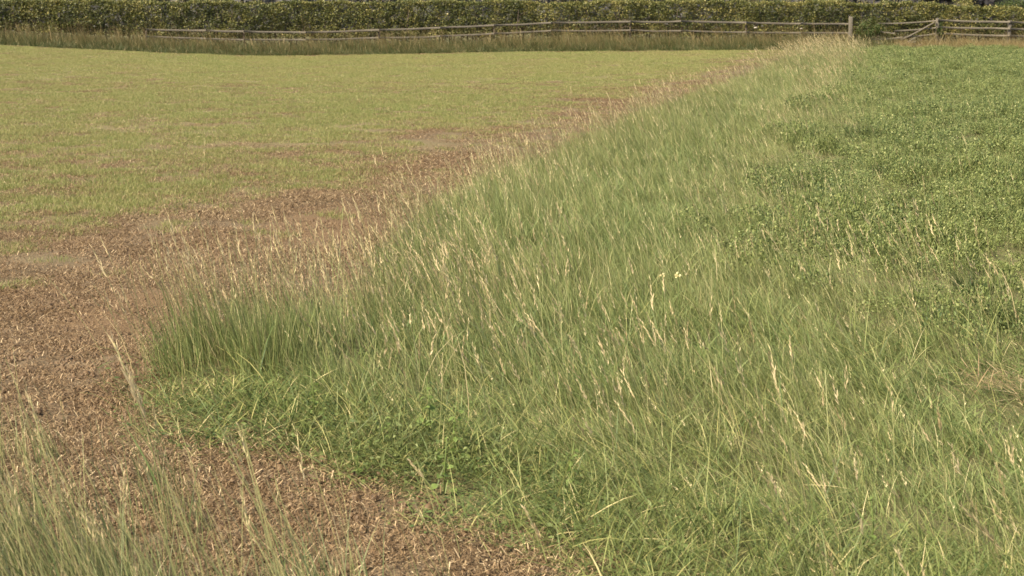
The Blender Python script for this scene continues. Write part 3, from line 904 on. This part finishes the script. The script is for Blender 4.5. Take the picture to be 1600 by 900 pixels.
# ------------------------------------------------------------------ fences
def box_rail(p0, p1, hgt, thick, mat, nseg=4):
    """sawn rail from p0 to p1: swept rectangle with slightly uneven edges"""
    p0, p1 = np.array(p0, float), np.array(p1, float)
    t = np.linspace(0, 1, nseg + 1)
    pts = p0[None] * (1 - t[:, None]) + p1[None] * t[:, None]
    pts[:, 2] -= np.sin(t * math.pi) * rng.uniform(.0, .03)
    pts[1:-1] += rng.normal(0, .006, (nseg - 1, 3))
    d = (p1 - p0) / np.linalg.norm(p1 - p0)
    s = np.cross(d, (0, 0, 1.0)); s /= np.linalg.norm(s); u = np.cross(s, d)
    g = Geo(); a = hgt / 2; b = thick / 2
    V = []
    for k, q in enumerate(pts):
        aa = a * rng.uniform(.9, 1.1)
        for (i_, j_) in ((-1, -.8), (-1, .8), (-.7, 1), (.7, 1), (1, .8), (1, -.8), (.7, -1), (-.7, -1)):
            V.append(q + s * b * i_ + u * aa * j_)
    n = 8
    F4 = [[i * n + j, i * n + (j + 1) % n, (i + 1) * n + (j + 1) % n, (i + 1) * n + j] for i in range(nseg) for j in range(n)]
    e = len(pts) - 1
    F4 += [[0, 1, 2, 7], [2, 3, 6, 7], [3, 4, 5, 6]]
    F4 += [[e * n + q for q in f][::-1] for f in ([0, 1, 2, 7], [2, 3, 6, 7], [3, 4, 5, 6])]
    V = np.array(V)
    c = pts.mean(0)
    # local frame with x along the rail so the grain runs along it
    R = np.stack([d, s, u])
    g.add((V - c) @ R.T, np.zeros((len(V), 3)), F4=F4)
    me = g.mesh('rail', [mat])
    from mathutils import Matrix
    M = Matrix(((d[0], s[0], u[0], c[0]), (d[1], s[1], u[1], c[1]), (d[2], s[2], u[2], c[2]), (0, 0, 0, 1)))
    return me, M


def add_rail(root, p0, p1, hgt=.10, thick=.045, name='rail', mat=None):
    me, M = box_rail(p0, p1, hgt, thick, mat or M_RAIL)
    o = link(name, me, root)
    from mathutils import Matrix
    o.matrix_local = Matrix.Translation(-root.location) @ M
    return o


def post_mesh(h, w, lean=0.0):
    g = Geo(); V = []
    for z, k in ((-.3, 1.05), (.0, 1.03), (h * .5, 1), (h - .03, .98), (h, .8)):
        for (a, b) in ((-1, -.8), (-.8, -1), (.8, -1), (1, -.8), (1, .8), (.8, 1), (-.8, 1), (-1, .8)):
            V.append((a * w / 2 * k + lean * max(z, 0) + rng.normal(0, .003), b * w / 2 * k + rng.normal(0, .003), z + (rng.normal(0, .012) if z == h else 0)))
    n = 8
    F4 = [[i * n + j, i * n + (j + 1) % n, (i + 1) * n + (j + 1) % n, (i + 1) * n + j] for i in range(4) for j in range(n)]
    F4 += [[32, 33, 38, 39][::1], [33, 34, 37, 38], [34, 35, 36, 37]]
    g.add(V, np.zeros((len(V), 3)), F4=F4)
    return g.mesh('post', [M_POST])


def add_post(root, x, y, h, w=.11, lean=0.0, mat=None):
    o = link('post', post_mesh(h, w, lean), root)
    if mat: o.data.materials[0] = mat
    o.location = (x - root.location.x, y - root.location.y, ground_z(x, y) - root.location.z)
    return o


# left fence: two rails, following the dip
top_v = ([228, 300, 380, 440, 500, 590, 650, 720, 800, 860, 960, 1060, 1150, 1250, 1326], [46, 47, 49, 51, 50.3, 47, 45, 42, 38, 35.5, 34, 33, 35, 37, 37.5])
low_v = ([228, 300, 400, 500, 560, 700, 760, 860, 960, 1060, 1200, 1326], [57, 60, 62.5, 62, 60, 56, 53, 48, 47, 48, 51, 51.5])
root = empty('rail_fence', (-8.0, FENCE_Y, float(ground_z(-8, FENCE_Y))))
tag(root, 'long two-rail weathered fence sagging along the left of the hedge', 'fence')
us = np.array([228, 322, 381, 478, 592, 688, 772, 861, 985, 1064, 1166, 1251, 1326])
for a, b in zip(us[:-1], us[1:]):
    for tv in (top_v, low_v):
        pa, pb = at_depth(a + .1, np.interp(a, *tv), FENCE_Y), at_depth(b - .1, np.interp(b, *tv), FENCE_Y)
        pa[1] = pb[1] = FENCE_Y + rng.normal(0, .012)
        add_rail(root, pa, pb, .08 if tv is top_v else .07)
for a in us[:-1:2]:
    pt = at_depth(a, np.interp(a, *top_v), FENCE_Y + .1)
    add_post(root, pt[0], FENCE_Y + .1, pt[2] - .06 - ground_z(pt[0], FENCE_Y), .055, mat=M_TWIG)

# lone post where the margin meets the hedge
pt = at_depth(1330, 26, FENCE_Y - .1)
o = link('fence_post', post_mesh(pt[2] - ground_z(pt[0], pt[1]), .15, -.012))
o.location = (pt[0] , pt[1], ground_z(pt[0], pt[1]))
tag(o, 'square grey wooden post standing upright at the end of the grass margin', 'post')

# right fence: three rails
pt = at_depth(1465, 30, FENCE_Y)
root = empty('rail_fence', (pt[0], FENCE_Y, float(ground_z(pt[0], FENCE_Y))))
tag(root, 'three-rail weathered fence running from the ivy post to the right edge', 'fence')
segs = [1465, 1578, 1690, 1800]
rails_r = (([1465, 1530, 1600, 1800], [31.5, 33, 35, 40]), ([1465, 1530, 1600, 1800], [42.5, 43.8, 45.5, 51]), ([1465, 1530, 1600, 1800], [52, 54, 56.5, 62]))
for a, b in zip(segs[:-1], segs[1:]):
    for tv in rails_r:
        pa, pb = at_depth(a + .6, np.interp(a, *tv), FENCE_Y), at_depth(b - .6, np.interp(b, *tv), FENCE_Y)
        add_rail(root, pa, pb, .078, mat=M_RAIL_PALE)
for a in segs:
    pt = at_depth(a, np.interp(a, *rails_r[0]) - 2.5, FENCE_Y + .1)
    add_post(root, pt[0], FENCE_Y + .1, pt[2] - ground_z(pt[0], FENCE_Y), .14)

# fallen fence panel left of the ivy post
pt = at_depth(1410, 70, FENCE_Y - .12)
root = empty('broken_fence', (pt[0], pt[1], float(ground_z(pt[0], pt[1]))))
tag(root, 'broken fence panel with sagging and crossed rails beside the bramble bush', 'fence')
for k, (ua, va, ub, vb) in enumerate(((1372, 37, 1462, 32.5), (1398, 48.5, 1462, 43.5), (1355, 62, 1410, 58.3), (1411, 58.2, 1462, 52.5), (1350, 70.8, 1392, 69.5), (1393, 69.4, 1432, 65),
                                      (1460, 35, 1408, 62), (1430, 59, 1400, 76), (1441, 69, 1412, 75.5), (1376, 49, 1398, 52), (1386, 76, 1420, 71), (1368, 66, 1400, 76))):
    Yk = FENCE_Y - .05 - .055 * (k in (6,)) - .11 * (k == 7) - .16 * (k == 8) - .20 * (k == 9) - .24 * (k == 10) - .28 * (k == 11)
    add_rail(root, at_depth(ua, va, Yk), at_depth(ub, vb, Yk - (.12 if k in (7, 8) else 0)), .062 if k < 6 else .055, .04, mat=M_RAIL_PALE)

# pale flecks under the hedge: small solids added to stand for bright gaps
def fleck(u, v, s, label):
    p = at_depth(u, v, FENCE_Y + .1)
    g = Geo(); th = np.linspace(0, 6.28, 8)[:-1]
    top = np.stack([np.cos(th) * s, np.sin(th) * s * .5, rng.normal(0, s * .15, 7)], -1) * rng.uniform(.7, 1.2, (7, 1))
    V = np.concatenate([top + [0, 0, s * .45], top * .9 - [0, 0, s * .25], [[0, 0, s * .55], [0, 0, -s * .3]]])
    F4 = [[j, (j + 1) % 7, 7 + (j + 1) % 7, 7 + j] for j in range(7)]; F3 = [[j, 14, (j + 1) % 7] for j in range(7)] + [[7 + j, (j + 1) % 7 + 7, 15] for j in range(7)]
    g.add(V, np.column_stack([np.zeros(16), np.full(16, 1.0), np.ones(16)]), F3, F4)
    o = link('pale_fleck', g.mesh('fleck', [M_FLECK])); o.location = p
    tag(o, label, 'fleck', 'pale flecks added for gaps in the hedge bottom')


M_FLECK = leaf_mat('pale_fleck', [(0, (.36, .31, .25)), (1, (.36, .31, .25))], head=((.33, .28, .22), (.40, .35, .28)), alt_amt=0, transl=.05)
for a in ((608, 66, .07, 'pale fleck below the lower rail, leftmost in the hedge bottom'), (626, 64, .05, 'small pale fleck below the lower rail close right of the leftmost one'),
          (671, 62, .07, 'flat pale fleck alone below the lower rail left of the hedge middle'), (1181, 43.5, .08, 'larger pale fleck between the two rails right of the hedge middle'),
          (1191, 41, .06, 'upright pale fleck close right of the larger one between the rails'), (1252, 45, .06, 'pale fleck between the rails nearest the lone grey post')):
    fleck(*a)


# ------------------------------------------------------------------ behind the hedge
def far_wood():
    n = 90000
    nc = 2200
    cx = rng.uniform(-110, 110, nc); cy = 104 + 150 * rng.random(nc) ** 1.8
    cz = ground_z(cx, cy) + rng.uniform(-.3, 1, nc) * np.where(rng.random(nc) < .5, 2, 7)
    i_ = rng.integers(0, nc, n)
    P = np.column_stack([cx, cy, cz])[i_] + rng.normal(0, 1, (n, 3)) * (1.5, 1.2, 1.2)
    g = Geo(); add_leaves(g, P, rng.uniform(.5, 1.1, n), .35, .7, rnd=np.clip(fbm(cx[i_] * .05, cz[i_] * .08, 121) + rng.normal(0, .2, n), 0, 1))
    o = link('far_wood', g.mesh('far_wood', [M_WOOD_FAR])); tag(o, 'dark wood greyed for haze on the rise beyond the hedge', 'wood', kind='stuff')


far_wood()
c = at_depth(1508, -2, 78); leafy_bush('field_tree', 'pale loose tree showing over the hedge behind the three-rail fence', 'tree', c, (.75, .8, .9), 1500, M_HEDGE, .075)
c = at_depth(1585, 3, 80); leafy_bush('field_tree', 'green tree top over the hedge at the far right edge', 'tree', c, (1.1, .9, .8), 1500, M_BRAMBLE, .08)


# ------------------------------------------------------------------ single stalks, weeds and tussocks
def single_stalk(u0, v0, u1, v1, label, cat='grass stalk', name='grass_stalk', w=.004, head=.16, mat=M_FRONT, leaves=2, group=None, dry=.8, z0=0.0, depth=0.0):
    b = G(u0, v0, z0)
    bz = Z(b[0], b[1])
    num = F_PX * CP - (v1 - 450) * SP
    T = at_depth(u1, v1, b[1] + depth)
    root = empty(name, (b[0], b[1], bz)); tag(root, label, cat, group)
    tip = T - np.array((b[0], b[1], bz))
    t = np.linspace(0, 1, 9)
    pts = tip[None] * t[:, None]
    side = np.array((tip[0], tip[1], 0)); pts -= side[None] * (np.sin(t * math.pi) * .22)[:, None]
    g = Geo(); add_tube(g, pts, np.linspace(w / 2, w / 4, 9), 5, rnd=dry, kind=.5)
    link('stem', g.mesh('stem', [mat]), root)
    L = np.linalg.norm(tip)
    if head:
        g = Geo(); d = pts[-1] - pts[-3]; d /= np.linalg.norm(d)
        for _ in range(2): add_heads(g, pts[-1:][:, :], d[None], np.array([head]), .0022 + w * .2, 18, np.array([dry]))
        link('seed_head', g.mesh('seed_head', [mat]), root)
    for k in range(leaves):
        g = Geo(); f = rng.uniform(.15, .55); q = tip * f - side * math.sin(f * math.pi) * .22
        add_blades(g, q[None], np.array([L * rng.uniform(.25, .45)]), np.array([w * 1.3]), np.array([rng.uniform(.2, .5)]), np.array([rng.uniform(.2, 1)]), np.array([WIND + rng.normal(0, .6)]), rng.random(1) * 3, 5, rnd=np.array([rng.uniform(.4, 1)]))
        link('leaf', g.mesh('leaf', [mat]), root)
    return root


single_stalk(262, 850, 178, 535, 'tallest pale grass stalk with drooping leaves rising over the straw at left', w=.006, head=.22, leaves=4, dry=.9)
single_stalk(268, 845, 202, 582, 'thinner green-stemmed stalk beside the tallest stalk at left', w=.0045, head=.18, leaves=3)
single_stalk(845, 866, 820, 796, 'thick straw-coloured broken stalk at the lower edge of the brown track', w=.008, head=.12, leaves=2, dry=1.0)
single_stalk(1565, 905, 1506, 795, 'tan plumed stalk leaning left in the lower right corner', w=.005, head=.2, leaves=2, dry=.5)
single_stalk(1478, 890, 1466, 640, 'tall thin upright brown stem near the lower right corner', w=.0045, head=.08, leaves=0, dry=.2)
single_stalk(656, 640, 656, 524, 'upright dry brown stalk among green grass above the leafy weeds', w=.006, head=.12, leaves=2, dry=.4)
single_stalk(238, 592, 243, 510, 'single thin green stem at the left foot of the grass clump', w=.004, head=0.04, leaves=0, mat=M_TALL, dry=.3)
single_stalk(320, 278, 320, 222, 'lone pale stem standing in the seedling field at left', w=.008, head=.16, leaves=0, dry=1)
single_stalk(892, 172, 892, 136, 'lone pale stem in the seedling field near the margin', w=.009, head=.14, leaves=0, dry=.9)
single_stalk(1000, 470, 982, 405, 'pale bent stalk in the middle of the tall margin', w=.006, head=.1, leaves=1, dry=1, z0=.1)
single_stalk(720, 880, 640, 720, 'leaning pale stalk crossing the front of the trampled grass', w=.004, head=.08, leaves=1, dry=.9)
single_stalk(1320, 905, 1268, 755, 'pale grass stalk leaning left in front of the lower right grass', w=.0045, head=.0, leaves=2, dry=.9)
single_stalk(5, 760, 0, 575, 'tall straw stalk at the left edge of the picture', w=.006, head=.15, leaves=3, dry=.9)

leaf_shape = None


def weed(u, v, h, n, label, big=.032):
    n = int(n * 1.7)
    global leaf_shape
    b = G(u, v, .12); z = Z(b[0], b[1])
    root = empty('leafy_weed', (b[0], b[1], z), rng.random() * 6.28); tag(root, label, 'weed', 'leafy weeds in the trampled grass')
    if leaf_shape is None:
        V, C = [], []
        pr = [(0, .04), (.2, .35), (.45, .5), (.7, .36), (.9, .14), (1, .0)]
        for t, w in pr:
            for s in (-1, 0, 1): V.append((t, s * w * .85, (.12 * abs(s) * w * 2) - .18 * t * t)); C.append((t, .5 + .3 * abs(s), 0))
        F = [[i * 3 + j, i * 3 + j + 1, i * 3 + j + 4, i * 3 + j + 3] for i in range(5) for j in range(2)]
        g = Geo(); g.add(V, C, F4=F); leaf_shape = g.mesh('weed_leaf', [M_WEED], True)
    g = Geo(); add_tube(g, [(0, 0, -.02), (.01, 0, h * .5), (0, .012, h)], [.0035, .003, .0015], 5, kind=.5)
    link('stem', g.mesh('stem', [M_WEED]), root)
    for k in range(n):
        o = link('leaf', leaf_shape, root)
        f = (k + 1) / n
        o.location = (.02 * math.sin(k * 2.4), .02 * math.cos(k * 1.7), h * f * rng.uniform(.75, 1.0))
        o.rotation_euler = (rng.normal(0, .5), -rng.uniform(-.5, .8), k * 2.4 + rng.normal(0, .5))
        s = big * rng.uniform(.55, 1.3) * (1.1 - .5 * f); o.scale = (s, s, s)


weed(490, 625, .28, 9, 'light green leafy weed at the left of the weeds, against tall grass')
weed(600, 668, .2, 8, 'leafy weed in the middle of the low weeds above the fallen stalks')
weed(668, 655, .30, 10, 'tall leafy weed beneath the dry brown stalk', .038)
weed(712, 680, .28, 10, 'pale green leafy weed right of the dry brown stalk', .038)
weed(694, 722, .24, 9, 'broad-leaved weed over the dark tuft in the trampled grass', .038)
weed(560, 700, .16, 7, 'short leafy weed above the edge of the straw track')
weed(893, 735, .26, 9, 'yellow-green leafy weed below the tall grass near the picture middle', .038)
weed(1362, 815, .22, 8, 'small bright green weed low in the grass at right')


def tussock(u, v, r, h, label, mat=None):
    b = G(u, v); g = Geo(); nb = 260
    a = rng.random(nb) * 6.28; rr = r * .45 * np.sqrt(rng.random(nb))
    base = np.stack([rr * np.cos(a), rr * np.sin(a), np.full(nb, -.02)], -1)
    add_blades(g, base, rng.uniform(.5, 1.1, nb) * h, np.full(nb, .006), rng.uniform(.1, .8, nb), rng.uniform(.2, 1.1, nb), a, rng.random(nb) * 3.1, 3, rnd=rng.random(nb) * .45)
    o = link('grass_tussock', g.mesh('tussock', [M_BRAMBLE])); o.location = (b[0], b[1], Z(b[0], b[1]))
    tag(o, label, 'tussock', 'dark tussocks in the clover')


tussock(1347, 221, .42, .36, 'dark green tussock standing out of the clover beside the margin')
tussock(1381, 277, .26, .20, 'dark tussock nearer than the largest one in the clover')
tussock(1322, 126, .35, .25, 'dark tussock far up the clover near the margin end')
tussock(1520, 462, .20, .2, 'dark tussock under the yellow-green clover at right')
tussock(1590, 515, .22, .24, 'dark tussock at the right edge in the clover')

M_PETAL = leaf_mat('petal', [(0, (.5, .43, .18)), (1, (.58, .5, .26))], alt_amt=0, transl=.2)
for (u, v, lab) in ((1034, 436, 'pale yellow flower in the grass, left of two'), (1059, 437, 'pale yellow flower in the grass, right of two')):
    b = G(u, v, .32); z = Z(b[0], b[1])
    root = empty('flower', (b[0], b[1], z)); tag(root, lab, 'flower')
    g = Geo(); add_tube(g, [(.02, 0, 0), (.01, 0, .2), (0, 0, .33)], [.003, .0025, .002], 5, kind=.5); link('stem', g.mesh('stem', [M_WEED]), root)
    g = Geo(); n = 14; a = rng.random(n) * 6.28
    add_leaves(g, np.column_stack([np.cos(a) * .014, np.sin(a) * .014, .33 + rng.normal(0, .008, n)]), np.full(n, .017), .4, .6); link('petals', g.mesh('petals', [M_PETAL]), root)
